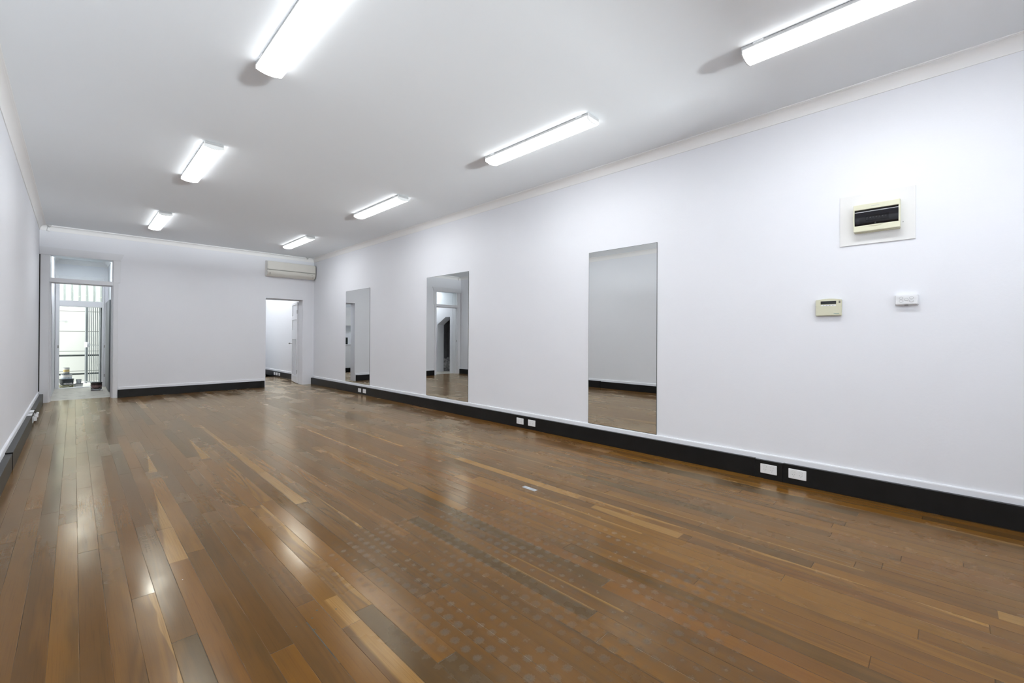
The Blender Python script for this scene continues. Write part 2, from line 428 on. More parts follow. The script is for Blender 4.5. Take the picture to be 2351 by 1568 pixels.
# unseen front wall behind the camera, glazed opening added to let in light
bm = new_bm()
WX0, WX1, WZ0, WZ1 = -.25, 4.05, .12, 2.98
bx(bm, XL - .15, XR + .15, YF - .1, YF, -.05, WZ0); bx(bm, XL - .15, XR + .15, YF - .1, YF, WZ1, HC)
bx(bm, XL - .15, WX0, YF - .1, YF, WZ0, WZ1); bx(bm, WX1, XR + .15, YF - .1, YF, WZ0, WZ1)
struct('wall_front', bm, 'wall')
bm = new_bm()
for k in range(5): x = WX0 + (WX1 - WX0 - .04) * k / 4; bx(bm, x, x + .04, YF - .08, YF - .02, WZ0, WZ1)
bx(bm, WX0, WX1, YF - .08, YF - .02, WZ0, WZ0 + .04); bx(bm, WX0, WX1, YF - .08, YF - .02, WZ1 - .04, WZ1)
wf = struct('added_window_1', bm, 'trimw')
obj('pane', box(WX0, WX1, YF - .052, YF - .047, WZ0, WZ1), 'glass', wf)

# unseen beam, nib and half wall added behind the camera to block light
bm = box(XL - .1, XR + .1, -1.75, -1.5, 2.55, HC + .05)
bx(bm, 3.55, XR + .1, -1.75, -1.5, -.02, HC + .05)
bx(bm, XL - .1, 3.55, -1.75, -1.5, -.02, 1.55)
struct('light_baffle', bm, 'wall')

# passage walls
bm = new_bm()
CY0, CY1 = 11.60, 12.31
prism(bm, [(YB2, -.05), (CY0, -.05), (CY0, 1.85), (11.84, 1.85), (CY1, 1.60), (CY1, -.05), (HY, -.05), (HY, HH), (YB2, HH)], 'X', HXL - .275, HXL)
struct('wall_passage_left', bm, 'wall')
bm = new_bm()
bx(bm, -1.3, -1.24, CY0 - .15, 13.0, -.05, 1.95); bx(bm, -1.3, HXL - .275, CY0 - .15, CY0 - .10, -.05, 1.95)
bx(bm, -1.3, HXL - .275, 13.0, 13.05, -.05, 1.95); bx(bm, -1.3, HXL - .275, CY0 - .15, 13.05, 1.9, 1.95)
struct('wall_cupboard', bm, 'closet')
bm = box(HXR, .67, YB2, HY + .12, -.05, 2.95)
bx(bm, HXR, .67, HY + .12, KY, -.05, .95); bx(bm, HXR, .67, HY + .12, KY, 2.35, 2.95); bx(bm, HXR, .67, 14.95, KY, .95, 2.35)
struct('wall_passage_right', bm, 'shadewall')
w2_ = struct('added_window_2', bx(box(.58, .64, HY + .12, 14.95, .95, .99), .58, .64, HY + .12, 14.95, 2.31, 2.35), 'trimw')  # side opening and glazing added to bring daylight into the back room
obj('pane', box(.608, .612, HY + .12, 14.95, .99, 2.31), 'glass', w2_)
FD0, FD1 = -.232, .452
bm = new_bm()
bx(bm, -1.3, FD0, HY, HY + .12, -.05, HH); bx(bm, FD1, .67, HY, HY + .12, -.05, HH)
bx(bm, FD0, FD1, HY, HY + .12, 2.42, HH)
struct('wall_passage_back', bm, 'wall')
bm = new_bm()
bx(bm, .55, XR + .15, KY, KY + .1, -.05, 2.95)
struct('wall_far_room', bm, 'wall')

# ------------------------------------------------------------------ cornices
def cove(n, p0, p1, nrm, zb=HCO, zt=HC, out=CK):
    """cove moulding between two points of the wall line; nrm points into the room"""
    H = zt - zb
    prof = [(0, zb), (.007, zb), (.007, zb + .006)]
    for i in range(1, 12):
        t = i / 12 * math.pi / 2
        prof.append((.007 + (out - .020) * (1 - math.cos(t)), zb + .006 + (H - .016) * math.sin(t)))
    prof += [(out - .012, zt - .010), (out - .012, zt - .0075), (out, zt - .0065), (out, zt), (0, zt)]
    bm = new_bm(); va = []; vb = []
    p0, p1, nrm = Vector(p0), Vector(p1), Vector(nrm)
    d = (p1 - p0).normalized()
    for o, z in prof:
        a = p0 + nrm * o + d * o; b = p1 + nrm * o - d * o    # mitred
        va.append(bm.verts.new((a.x, a.y, z))); vb.append(bm.verts.new((b.x, b.y, z)))
    bm.faces.new(va); bm.faces.new(vb[::-1]); k = len(prof)
    for i in range(k): bm.faces.new((va[i], vb[i], vb[(i + 1) % k], va[(i + 1) % k]))
    bmesh.ops.recalc_face_normals(bm, faces=bm.faces)
    return struct('trim_%d' % n, bm, 'corn', smooth=True)
cove(1, (XR, YF), (XR, YB), (-1, 0)); cove(2, (XL, YF), (XL, YB), (1, 0)); cove(3, (XL, YB), (XR, YB), (0, -1))
cove(4, (HXL, HY), (HXR, HY), (0, -1), HH - .10, HH, .10); cove(5, (HXL, YB2), (HXL, HY), (1, 0), HH - .10, HH, .10); cove(6, (HXR, YB2), (HXR, HY), (-1, 0), HH - .10, HH, .10)

# ------------------------------------------------------------------ baseboards
def skirt_white(name, axis, wall, sgn, a, b):
    pr = [(wall, 0), (wall + sgn * .017, 0), (wall + sgn * .017, .194), (wall + sgn * .014, .2005), (wall, .203)]
    bm = new_bm(); prism(bm, pr, axis, a, b) if axis == 'Y' else prism(bm, pr, 'X', a, b)
    return struct(name, bm, 'wall')
skirt_white('trim_7', 'Y', XR, -1, YF, YB)
skirt_white('trim_8', 'Y', XL, 1, YF, YB)
skirt_white('trim_9', 'X', YB, -1, .600, 3.128)
skirt_white('trim_10', 'Y', XR, -1, YB2, KY)
TB = .05
bm = new_bm()
bx(bm, XR - TB, XR - .016, 1.180, YB - .002, 0, .158, .002); bx(bm, XR - TB, XR - .016, .969, 1.179, 0, .1525, .002)
bx(bm, XR - TB + .0015, XR - .016, YF, .968, 0, .1565, .002)
bx(bm, 4.168, XR - .016, YB - .016, YB, 0, .157, .001)
struct('baseboard_right', bm, 'black')
bm = new_bm()
bx(bm, .592, 3.05, YB - .034, YB - .016, 0, .154, .0015); bx(bm, 3.05, 3.118, YB - .036, YB - .016, 0, .157, .0015)
struct('baseboard_back', bm, 'black')
bm = new_bm()
bx(bm, XL + .016, XL + .0635, 5.83, 8.30, 0, .160, .002); bx(bm, XL + .016, XL + .0605, YF, 5.815, 0, .151, .002)
bx(bm, XL + .016, XL + .0625, 8.98, YB - .03, 0, .157, .002); bx(bm, XL + .016, XL + .056, 8.30, 8.98, 0, .150, .001)
struct('baseboard_left', bm, 'black')
bm = box(XR - TB, XR - .016, 12.5, KY, 0, .155, .002)
struct('baseboard_far_room', bm, 'black')
# pale end caps on the left trunking
for i, (y0, y1) in enumerate([(8.33, 8.55), (8.68, 8.92)]):
    o = obj('end_cap', box(XL + .018, XL + .058, y0, y1, .150, .158, .001), 'plastic')
    tag(o, 'small white cap on the left wall trunking, %s' % ('nearer one' if i == 0 else 'farther one'), 'cap', 'caps on the left trunking')

# ------------------------------------------------------------------ doorway to the passage (architrave, transom)
bm = new_bm()
AF = YB - .022
bx(bm, -.422, D1L, AF, YB, 0, 2.64, .003); bx(bm, D1R, .590, AF, YB, 0, 2.19, .003); bx(bm, D1R, .618, AF - .003, YB, 2.19, 2.61, .003)
prism(bm, [(-.435, 2.607), (.622, 2.607), (.634, 2.64), (.668, 2.728), (.668, 2.735), (-.435, 2.735)], 'Y', AF - .012, YB)
dr = struct('door_1', bm, 'trimw')
obj('transom_bar', box(D1L, D1R, AF - .004, YB2 - .14, 2.128, 2.203, .003), 'trimw', dr)
bm = new_bm()
bx(bm, D1L, D1L + .012, YB, YB2, 0, D1T); bx(bm, D1R - .012, D1R, YB, YB2, 0, D1T); bx(bm, D1L, D1R, YB, YB2, D1T - .014, D1T)
bx(bm, D1L + .012, D1L + .026, YB + .06, YB + .12, 0, 2.128, .002); bx(bm, D1R - .026, D1R - .012, YB + .06, YB + .12, 0, 2.128, .002)
bx(bm, D1L + .026, D1R - .026, YB + .06, YB + .12, 2.114, 2.128)
obj('jamb', bm, 'trimw', dr)
obj('transom_pane', box(D1L + .012, D1R - .012, YB + .055, YB + .059, 2.203, D1T - .014), 'glass', dr)
bm = new_bm(); bx(bm, D1L + .0121, D1L + .0135, YB + .02, YB + .045, 1.02, 1.09)
obj('strike_plate', bm, 'brass', dr)
struct('trim_11', box(XL, -.424, YB - .006, YB, .16, 2.60), 'dark')  # dark strip standing for the shadow gap beside the architrave

# leaf of the right doorway, opened into the back room
hx, hy, fx_, fy_ = 3.968, 11.50, 4.108, 12.30
ang = math.atan2(fy_ - hy, fx_ - hx); Wd = math.hypot(fx_ - hx, fy_ - hy)
d2 = thing('open_door', 'white panelled door standing open behind the right-hand doorway', 'door', (hx, hy, 0)); d2.rotation_euler.z = ang
bm = new_bm(); T = .036
def leafbox(a, b, z0, z1, t0=0, t1=T, bev=.0015): bx(bm, a, b, t0, t1, z0, z1, bev)
leafbox(0, .10, .012, 2.045); leafbox(Wd - .10, Wd, .012, 2.045)
for z0, z1 in ((.012, .175), (1.115, 1.345), (1.61, 1.71), (1.99, 2.045)): leafbox(.10, Wd - .10, z0, z1)
w3_ = (Wd - .20) / 3
for k in (1, 2): leafbox(.10 + k * w3_ - .02, .10 + k * w3_ + .02, .175, 1.115)
leafbox(.09, Wd - .09, .1, 2.03, .014, T - .016, 0)
obj('leaf', bm, 'trimw', d2)
bm = new_bm()
for z in (.25, 1.75): tube(bm, (-.004, T / 2 + .02, z), (-.004, T / 2 + .02, z + .09), .006)
obj('hinge', bm, 'brass', d2)
bm = new_bm(); tube(bm, (Wd - .06, T, 1.0), (Wd - .06, T + .05, 1.0), .008); bmesh.ops.create_uvsphere(bm, u_segments=16, v_segments=10, radius=.024, matrix=Matrix.Translation((Wd - .06, T + .06, 1.0)))
obj('knob', bm, 'brass', d2, smooth=True)
bm = new_bm()
bx(bm, D2R + .001, D2R + .010, YB2 - .05, YB2 + .03, 0, 2.075, .002); bx(bm, D2L, D2R, YB2 - .05, YB2 + .03, D2T - .02, D2T, .002)
struct('door_2', bm, 'trimw')

# ------------------------------------------------------------------ rear exit: frame, glass, leaf, gate
bm = new_bm(); y0, y1 = HY - .03, HY + .12
bx(bm, FD0 - .06, FD0, y0, y1, 0, 2.50, .003); bx(bm, FD1, FD1 + .036, y0, y1, 0, 2.50, .003)
bx(bm, FD0, FD1, y0, y1, 1.826, 1.957, .003); bx(bm, FD0, FD1, y0, y1, 2.36, 2.50, .003)
bx(bm, FD0, FD1, y0, y1, 0, .014)
df = struct('door_3', bm, 'trimw')
obj('transom_pane', box(FD0, FD1, HY + .05, HY + .054, 1.957, 2.36), 'glass', df)
bm = new_bm(); bx(bm, FD0 - .0275, FD0 - .006, y0 - .0015, y0 + .001, .90, .96)
for z in (.905, .925, .945): bx(bm, FD0 - .022, FD0 - .010, y0 - .003, y0 - .001, z, z + .012)
obj('strike_plate', bm, 'brass', df)
# door leaf along the passage's right side, its grey standing for shade
L0 = Vector((.492, HY - .035))
ed = thing('exit_door', 'shade-toned solid door folded back inside the passage beside the rear exit', 'door', (.492, HY - .04, 0))
obj('leaf', box(.512, .546, 12.30, HY - .042, .02, 1.93, .001), 'doorshade', ed).location = (-.492, -(HY - .04), 0)
bm = box(.4905, .546, HY - .05, HY - .0405, .02, 1.74)
obj('leaf_edge', bm, 'trimw', ed).location = (-.492, -(HY - .04), 0)
for z in (.26, .93):
    bm = box(.489, .503, HY - .056, HY - .049, z - .03, z + .03, .001)
    obj('bolt', bm, 'brass', ed).location = (-.492, -(HY - .04), 0)
# security gate, swung outwards
gx0, gy0, gx1, gy1 = .445, HY + .13, .1935, 14.52
ga = math.atan2(gy1 - gy0, gx1 - gx0); GW = math.hypot(gx1 - gx0, gy1 - gy0)
gt = thing('security_gate', 'grey barred security gate standing ajar in the rear exit', 'gate', (gx0, gy0, 0)); gt.rotation_euler.z = ga
bm = new_bm(); bx(bm, 0, .04, -.015, .015, .07, 1.93, .002); bx(bm, GW - .05, GW, -.015, .015, .05, 1.93, .002)
bx(bm, .04, GW - .05, -.015, .015, .07, .10, .002); bx(bm, .04, GW - .05, -.015, .015, 1.90, 1.93, .002); bx(bm, .04, GW - .05, -.008, .008, .945, .965, .001)
obj('gate_frame', bm, 'gate', gt)
for k in range(7):
    x = .04 + (GW - .09) * (k + .5) / 7
    obj('bar', tube(new_bm(), (x, 0, .10), (x, 0, 1.90), .007), 'gate', gt, smooth=True)
obj('lock_box', box(GW - .10, GW + .005, -.024, .024, .90, 1.02, .004), 'plastic', gt)
obj('lever', tube(new_bm(), (GW - .04, -.05, .965), (GW + .04, -.05, .965), .009), 'plastic', gt, smooth=True)
o = obj('door_stop', lathe(new_bm(), .425, 12.86, [(0, 0), (.018, 0), (.021, .012), (.018, .026), (0, .034)]), 'plastic', smooth=True)
tag(o, 'small round white knob on the passage floor beside the dark paint can', 'door stop')

# ------------------------------------------------------------------ outdoors
o = obj('ground', box(-6, 8, HY + .12, 22, -.10, .0), 'conc'); o['kind'] = 'structure'
o = obj('wall_outdoor', box(-3.5, 4.5, 15.8, 15.95, 0, 2.05), 'panels'); o['kind'] = 'structure'
bm = new_bm(); pts = []
x = -2.2; y = 15.86
while x < 3.0:
    pts += [(x, y), (x + .10, y), (x + .108, y - .022), (x + .128, y - .022), (x + .136, y)]
    x += .136
prism(bm, pts + [(pts[-1][0], y + .02), (pts[0][0], y + .02)], 'Z', 2.05, 3.4)
o = obj('corrugated_sheet', bm, 'rib'); tag(o, 'pale ribbed cladding sheet seen through the glass over the rear exit', 'cladding')
for z, w in ((.70, 'upper'), (.255, 'lower')):
    o = obj('handrail', tube(new_bm(), (-1.4, 14.8, z), (.53, 14.8, z), .021), 'rail', smooth=True)
    tag(o, 'dark horizontal handrail outside the rear exit, %s of the two' % w, 'handrail', 'handrails outside the rear exit')
tag(obj('handrail_post', tube(new_bm(), (-1.425, 14.8, 0), (-1.425, 14.8, .74), .021), 'rail', smooth=True), 'dark post carrying the two handrails outside the rear exit', 'post')
bm = new_bm(); tube(bm, (-.26, 15.70, 1.545), (-.15, 15.70, 1.545), .014); tube(bm, (-.15, 15.70, 1.545), (-.15, 15.80, 1.545), .014); tube(bm, (-.26, 15.70, 1.545), (-.26, 15.80, 1.545), .014)
tag(obj('wall_pipe', bm, 'tin', smooth=True), 'short grey pipe fixed to the white outdoor wall', 'pipe')

def can(name, label, x, y, z, r, h, body, lid=None, handle=None, band=None, grp=None, cat='paint can'):
    t = thing(name, label, cat, (x, y, z), grp)
    obj('body', lathe(new_bm(), 0, 0, [(0, 0), (r * .96, 0), (r * .97, .006), (r, h - .018), (r * 1.04, h - .012), (r * 1.04, h), (0, h)]), body, t, smooth=True)
    if lid: obj('lid', lathe(new_bm(), 0, 0, [(0, h), (r * 1.06, h), (r * 1.06, h + .010), (r * .92, h + .012), (r * .9, h + .006), (0, h + .006)]), lid, t, smooth=True)
    if band:
        for (b0, b1, mm) in band: obj('label_band', lathe(new_bm(), 0, 0, [(r * .99, h * b0), (r * 1.015, h * b0), (r * 1.015, h * b1), (r * .99, h * b1)]), mm, t, smooth=True)
    if handle:
        bm = new_bm(); N_ = 14; pr = None
        for i in range(N_ + 1):
            a = math.pi * i / N_; th = math.radians(-50) - math.pi / 2 * 0
            # bail hanging on the near side
            c = math.cos(a); s_ = math.sin(a)
            dirx, diry = math.cos(math.radians(0)), math.sin(math.radians(0))
            q = Vector((c * r * 1.06, -abs(s_) * r * 1.04 - .002, h * (.80 - .62 * s_)))
            if pr is not None: tube(bm, pr, q, .0022, 6)
            pr = q
        obj('handle', bm, handle, t, smooth=True)
    return t
pail = can('paint_pail', 'large charcoal paint pail with white lettering on the rear door sill', -.115, 14.11, 0, .115, .185, 'pail', lid='pail', handle='inkw', band=[(.06, .36, 'olive')], cat='paint pail')
# lettering wrapped on the pail, real curved text
def text_on(parent, s, size, z, r, ang_c, m):
    cu = bpy.data.curves.new('lettering', 'FONT'); cu.body = s; cu.size = size; cu.align_x = 'CENTER'; cu.extrude = .0006; cu.offset = .0008
    to = bpy.data.objects.new('lettering_tmp', cu); COL.objects.link(to)
    dg = bpy.context.evaluated_depsgraph_get(); me = bpy.data.meshes.new_from_object(to.evaluated_get(dg))
    bpy.data.objects.remove(to)
    for v in me.vertices:
        a = ang_c + v.co.x / r
        rr = r + .001 + v.co.z
        v.co = (rr * math.cos(a), rr * math.sin(a), z + v.co.y)
    o = bpy.data.objects.new('lettering', me); COL.objects.link(o); me.materials.append(M[m]); o.parent = parent
    return o
text_on(pail, 'BERGER', .042, .080, .118, math.radians(-90 + 14), 'inkw')
can('paint_tub', 'pale blue and white tub standing on the charcoal pail', -.115, 14.11, .197, .088, .105, 'tub', lid='pail', band=[(.35, .8, 'inkw'), (.80, .95, 'gold')])
can('paint_tin', 'small tin with a gold label, topmost of the stack at the rear exit', -.118, 14.11, .320, .050, .120, 'inkw', lid='grey', band=[(.28, .72, 'gold'), (.05, .2, 'grey')])
can('paint_tub', 'low white tub with a black band on the rear door sill', .078, 14.10, 0, .072, .066, 'inkw', lid='pail', band=[(.62, .95, 'pail')])
can('paint_tin', 'small grey tin standing on the low white tub', .082, 14.10, .078, .043, .085, 'tin', lid='grey')
dk = can('paint_can', 'dark maroon paint can on the passage floor under the gate', .345, 12.97, 0, .088, .165, 'maroon', lid='pail', handle='tin', band=[(.42, .72, 'pink'), (.06, .22, 'tin')])

# cupboard under the stairs, seen in the middle mirror
bm = new_bm(); bmesh.ops.create_icosphere(bm, subdivisions=4, radius=1)
rnd = random.Random(3)
from mathutils import noise as mn
for v in bm.verts:
    n = mn.noise(v.co * 2.2) * .35 + mn.noise(v.co * 6) * .15
    v.co = Vector((v.co.x * .17, v.co.y * .15, v.co.z * .24)) * (1 + n)
    v.co.z = max(v.co.z, -.20)
o = obj('bag', bm, 'cloth', smooth=True); o.location = (-.80, 12.42, .20)
tag(o, 'crumpled grey bag in the cupboard reflected in the middle mirror', 'bag')

# ------------------------------------------------------------------ back room kitchen, seen in the far mirror
kc = thing('kitchen_cabinet', 'white base cabinet with dark plinth reflected in the mirror nearest the corner', 'cabinet', (1.75, 14.9, 0))
def rel(o, t): o.location = tuple(-c for c in t.location); return o
rel(obj('carcass', box(.80, 2.6, 14.62, 15.195, .10, .87), 'cabinet', kc), kc); rel(obj('plinth', box(.80, 2.6, 14.68, 15.195, 0, .10), 'dark', kc), kc)
rel(obj('worktop', box(.78, 2.62, 14.59, 15.195, .87, .905, .003), 'cabinet', kc), kc)
for k in range(3): 
    d = rel(obj('cabinet_door', box(.81 + k * .6, 1.39 + k * .6, 14.60, 14.62, .11, .86, .002), 'cabinet', kc), kc)
o = obj('microwave', box(1.735, 2.20, 14.72, 15.10, .912, 1.15, .006), 'screen'); tag(o, 'black boxy appliance on the white cabinet, reflected in the mirror nearest the corner', 'appliance')
o = obj('wall_cabinet', box(.80, 2.6, 14.88, 15.195, 1.57, 2.2, .003), 'cabinet'); tag(o, 'white wall cabinet above the black appliance in the back room', 'cabinet')

# ------------------------------------------------------------------ ceiling lamps
LW, LL = .1655, 1.3165
def make_lamp(loc, label, group, zc=HC):
    t = thing('ceiling_light', label, 'ceiling light', loc, group)
    w = LW / 2
    bm = box(-w + .003, w - .003, 0, LL, -.031, -.0045, .002); 
    obj('lamp_body', bm, 'lampg', t)
    pr = [(-w + .002, -.030), (-w, -.052)]
    for i in range(1, 16):
        a = -1 + 2 * i / 16
        pr.append((a * w, -.052 - .016 * (1 - a * a)))
    pr += [(w, -.052), (w - .002, -.030)]
    bm = new_bm(); prism(bm, pr, 'Y', .006, LL - .006)
    obj('diffuser', bm, 'lamp', t, smooth=True)
    for s_ in (-1, 1): obj('side_lens', box(s_ * (w + .0008), s_ * (w - .003), .006, LL - .006, -.0525, -.029), 'lampside', t)
    cap = [(-w - .0015, -.006)] + [(p[0] * 1.02, p[1] - .0012) for p in pr[1:-1]] + [(w + .0015, -.006)]
    for a, b in ((0, .007), (LL - .007, LL)):
        bm = new_bm(); prism(bm, cap, 'Y', a, b); obj('end_cap', bm, 'lampg', t)
    for y in (.10, LL - .10):
        for s_ in (-1, 1):
            obj('clip', box(s_ * (w + .0), s_ * (w - .010), y - .03, y + .03, -.010, 0, .001), 'plastic', t)
    return t
g1 = 'battens along the ceiling'
lamp0 = make_lamp((3.159, 2.166, HC), 'lit ceiling batten in the right-hand row, above the near tall mirror', g1)
def lamp_at(x, y, label, z=HC, grp=g1):
    c = copy_tree(lamp0); c.location = (x, y, z); c['label'] = label; c['group'] = grp
    return c
lamp_at(3.160, 5.258, 'lit ceiling batten in the right-hand row, above the middle mirror')
lamp_at(3.195, 8.649, 'smallest lit ceiling batten in the right-hand row, by the air conditioner')
lamp_at(3.175, -.355, 'lit ceiling batten cut off by the top right edge of the photo')
lamp_at(.973, 5.167, 'lit ceiling batten in the left-hand row, middle one of the three')
lamp_at(.990, 8.594, 'smallest lit ceiling batten in the left-hand row, nearest the passage')
lamp_at(.968, 2.110, 'large lit ceiling batten cut off by the top edge, left-hand row')
lamp_at(.968, -.90, 'unseen lit ceiling batten added to the left-hand row behind the camera')  # these three unseen battens are added for brightness
lamp_at(.968, -4.2, 'unseen lit ceiling batten added to the left-hand row far behind the camera')
lamp_at(3.175, -3.9, 'unseen lit ceiling batten added to the right-hand row behind the camera')
lamp_at(3.6, 12.2, 'unseen lit ceiling batten added in the back room, nearer one', 2.95, 'added battens in the rear rooms')  # back room battens added out of view to brighten its wall
lamp_at(3.6, 13.7, 'unseen lit ceiling batten added in the back room, farther one', 2.95, 'added battens in the rear rooms')
lamp_at(2.1, 12.2, 'unseen lit ceiling batten added in the back room, left nearer one', 2.95, 'added battens in the rear rooms')
lamp_at(.12, 12.14, 'unseen short lit ceiling batten added in the passage', HH, 'added battens in the rear rooms').scale = (2.2, .48, 1)  # unseen lamp added to brighten the passage

# ------------------------------------------------------------------ mirrors
def make_mirror(y0, y1, z0, z1, label):
    t = thing('wall_mirror', label, 'mirror', (XR, (y0 + y1) / 2, z0), 'tall frameless mirrors on the right wall')
    hw = (y1 - y0) / 2
    obj('backing', box(-.0045, -.0005, -hw, hw, 0, z1 - z0), 'mirroredge', t)
    obj('mirror_glass', box(-.0060, -.0045, -hw + .0035, hw - .0035, .0035, z1 - z0 - .0035), 'mirror', t)
    return t
make_mirror(2.107, 2.950, .2045, 2.180, 'tall frameless wall mirror nearest the camera, reflecting the blank left wall')
make_mirror(5.142, 6.256, .2045, 2.195, 'middle tall wall mirror, reflecting the passage doorway')
make_mirror(8.268, 9.380, .2045, 2.181, 'tall wall mirror nearest the far corner, reflecting the right-hand doorway')

# ------------------------------------------------------------------ power outlets
def make_outlet(name='power_outlet'):
    """faces -X, origin at plate centre on the surface it is fixed to"""
    t = thing(name, '', 'power outlet', (0, 0, 0))
    obj('plate', box(-.009, 0, -.0625, .0625, -.0395, .0395, .004, 3), 'plastic', t)
    for y in (-.026, .026):
        bm = new_bm(); cyl(bm, 0, 0, 0, .004, .0115, .010, 20, Matrix.Translation((-.0105, y, .0195)) @ Matrix.Rotation(math.pi / 2, 4, 'Y') @ Matrix.Diagonal((.62, 1, 1, 1)))
        obj('rocker', bm, 'plastic', t, smooth=True)
        bm = new_bm(); cyl(bm, 0, 0, 0, .0008, .0128, .0128, 20, Matrix.Translation((-.0092, y, .0192)) @ Matrix.Rotation(math.pi / 2, 4, 'Y') @ Matrix.Diagonal((.64, 1, 1, 1)))
        obj('rocker_surround', bm, 'lampg', t)
        bm = new_bm()
        for (a, b, rz) in ((-.0075, -.004, .45), (.0075, -.004, -.45), (0, -.017, 0)):
            m = Matrix.Translation((-.0092, y + a, b)) @ Matrix.Rotation(rz, 4, 'X') @ Matrix.Diagonal((.001, .0022, .0075, 1))
            bmesh.ops.create_cube(bm, size=1, matrix=m)
        obj('socket_slots', bm, 'grey', t)
    return t
op = make_outlet(); go = 'double power outlets on the black trunking'
op.location = (XR - TB, 1.0715, .086); op['label'] = 'white double power outlet at the trunking step, left of the nearest pair'; op['group'] = go
def outlet(y, z, label, x=XR - TB, rz=0.0, grp=go):
    c = copy_tree(op); c.location = (x, y, z); c.rotation_euler.z = rz; c['label'] = label; c['group'] = grp
    return c
outlet(.863, .088, 'white double power outlet nearest the camera, right of the nearest pair', XR - TB + .0015)
outlet(3.998, .087, 'white double power outlet between the near and middle mirrors, left one of its pair')
outlet(3.790, .089, 'white double power outlet between the near and middle mirrors, right one of its pair')
outlet(8.595, .081, 'white outlet below the far mirror, left one of its pair')
outlet(8.385, .081, 'white outlet below the far mirror, right one of its pair')
gk = 'outlets in the back room'
outlet(14.02, .086, 'white outlet seen through the right-hand doorway, leftmost of three', grp=gk)
outlet(13.81, .086, 'white outlet seen through the right-hand doorway, middle of three', grp=gk)
outlet(13.60, .086, 'white outlet seen through the right-hand doorway, rightmost of three', grp=gk)
gl_ = 'outlets on the left trunking'
for y, w in ((8.52, 'the nearer one'), (8.86, 'the farther one')):
    c = outlet(y, .078, 'white power outlet on the left wall trunking, %s' % w, XL + .056, math.pi, gl_)
for y, w in ((8.54, 'nearer'), (8.88, 'farther')):
    t = thing('plug', 'white plug in the left wall trunking outlets, %s one' % w, 'plug', (XL + .066, y, .08), 'plugs at the left wall')
    bm = new_bm(); bx(bm, 0, .030, -.018, .018, -.025, .03, .006, 3); obj('plug_body', bm, 'plastic', t, smooth=True)
    bm = new_bm(); bmesh.ops.create_uvsphere(bm, u_segments=16, v_segments=10, radius=.016, matrix=Matrix.Translation((.022, 0, .034))); obj('plug_cap', bm, 'plastic', t, smooth=True)

# ------------------------------------------------------------------ light switch block
t = thing('light_switch', 'white five-switch block on the right wall', 'light switch', (XR, .205, 1.480))
bm = new_bm()
v = [(-.0005, -.066, -.041), (-.0005, .062, -.041), (-.0005, .062, .036), (-.0005, -.066, .036)]
f = [(-.036, -.0575, -.032), (-.036, .0575, -.032), (-.036, .0575, .034), (-.036, -.0575, .034)]
vv = [bm.verts.new(p) for p in v + f]
for q in ((0, 1, 2, 3), (7, 6, 5, 4), (0, 4, 5, 1), (1, 5, 6, 2), (2, 6, 7, 3), (3, 7, 4, 0)): bm.faces.new([vv[i] for i in q])
bmesh.ops.recalc_face_normals(bm, faces=bm.faces); bmesh.ops.bevel(bm, geom=list(bm.edges), offset=.003, segments=2, affect='EDGES')
obj('switch_block', bm, 'plastic', t)
for y, z in ((.0275, .012), (.0275, -.010), (0, .001), (-.0275, .012), (-.0275, -.010)):
    rot = Matrix.Rotation(math.pi / 2, 4, 'Y') 
    bm = new_bm(); cyl(bm, 0, 0, 0, .0016, .0112, .0112, 24, Matrix.Translation((-.0365, y, z)) @ rot @ Matrix.Diagonal((.78, 1, 1, 1)))
    ring = obj('switch_surround', bm, 'grey', t)
    bm = new_bm(); cyl(bm, 0, 0, 0, .003, .0100, .0090, 24, Matrix.Translation((-.0380, y, z)) @ rot @ Matrix.Diagonal((.74, 1, 1, 1)))
    obj('rocker', bm, 'plastic', t, smooth=True)
obj('cable_notch', box(-.030, -.012, -.010, .010, -.0405, -.037), 'grey', t)

# ------------------------------------------------------------------ alarm keypad
t = thing('alarm_keypad', 'aged cream alarm keypad with a dark display on the right wall', 'alarm keypad', (XR, .6625, 1.445))
top = [(-.084 + .168 * i / 12, .060 + .009 * math.sin(math.pi * i / 12)) for i in range(13)]
bm = new_bm(); prism(bm, [(-.084, -.066)] + top[::1] + [(.084, -.066)], 'X', -.026, -.0005)
bmesh.ops.bevel(bm, geom=[e for e in bm.edges], offset=.0025, segments=2, affect='EDGES')
obj('housing', bm, 'creamk', t)
bm = new_bm()
cur = [(-.081 + .162 * i / 12, .016 - .010 * math.sin(math.pi * i / 12)) for i in range(13)]
prism(bm, [(.081, -.062)] + [(-c[0] * 1, c[1]) for c in cur] + [(-.081, -.062)], 'X', -.0305, -.025)
bmesh.ops.bevel(bm, geom=[e for e in bm.edges], offset=.001, segments=1, affect='EDGES')
obj('flap', bm, 'creamk', t)
obj('display', box(-.0285, -.0255, -.050, .050, .026, .050, .001), 'screen', t)
obj('button_strip', box(-.0278, -.0255, -.048, .048, .011, .021, .001), 'plastic', t)
for y in (.030, .010, -.010, -.030): obj('button', box(-.0290, -.0275, y - .003, y + .003, .014, .018), 'grey', t)
for z in (.046, .036): obj('indicator', box(-.0275, -.0255, -.077, -.066, z - .0025, z + .0025), 'dark', t)
bm = new_bm()
for k in range(7): bx(bm, -.0312, -.0304, -.036 - k * .0048, -.036 - k * .0048 - .0036, -.052, -.0485 if k % 2 else -.0475)
obj('maker_mark', bm, 'teal', t)

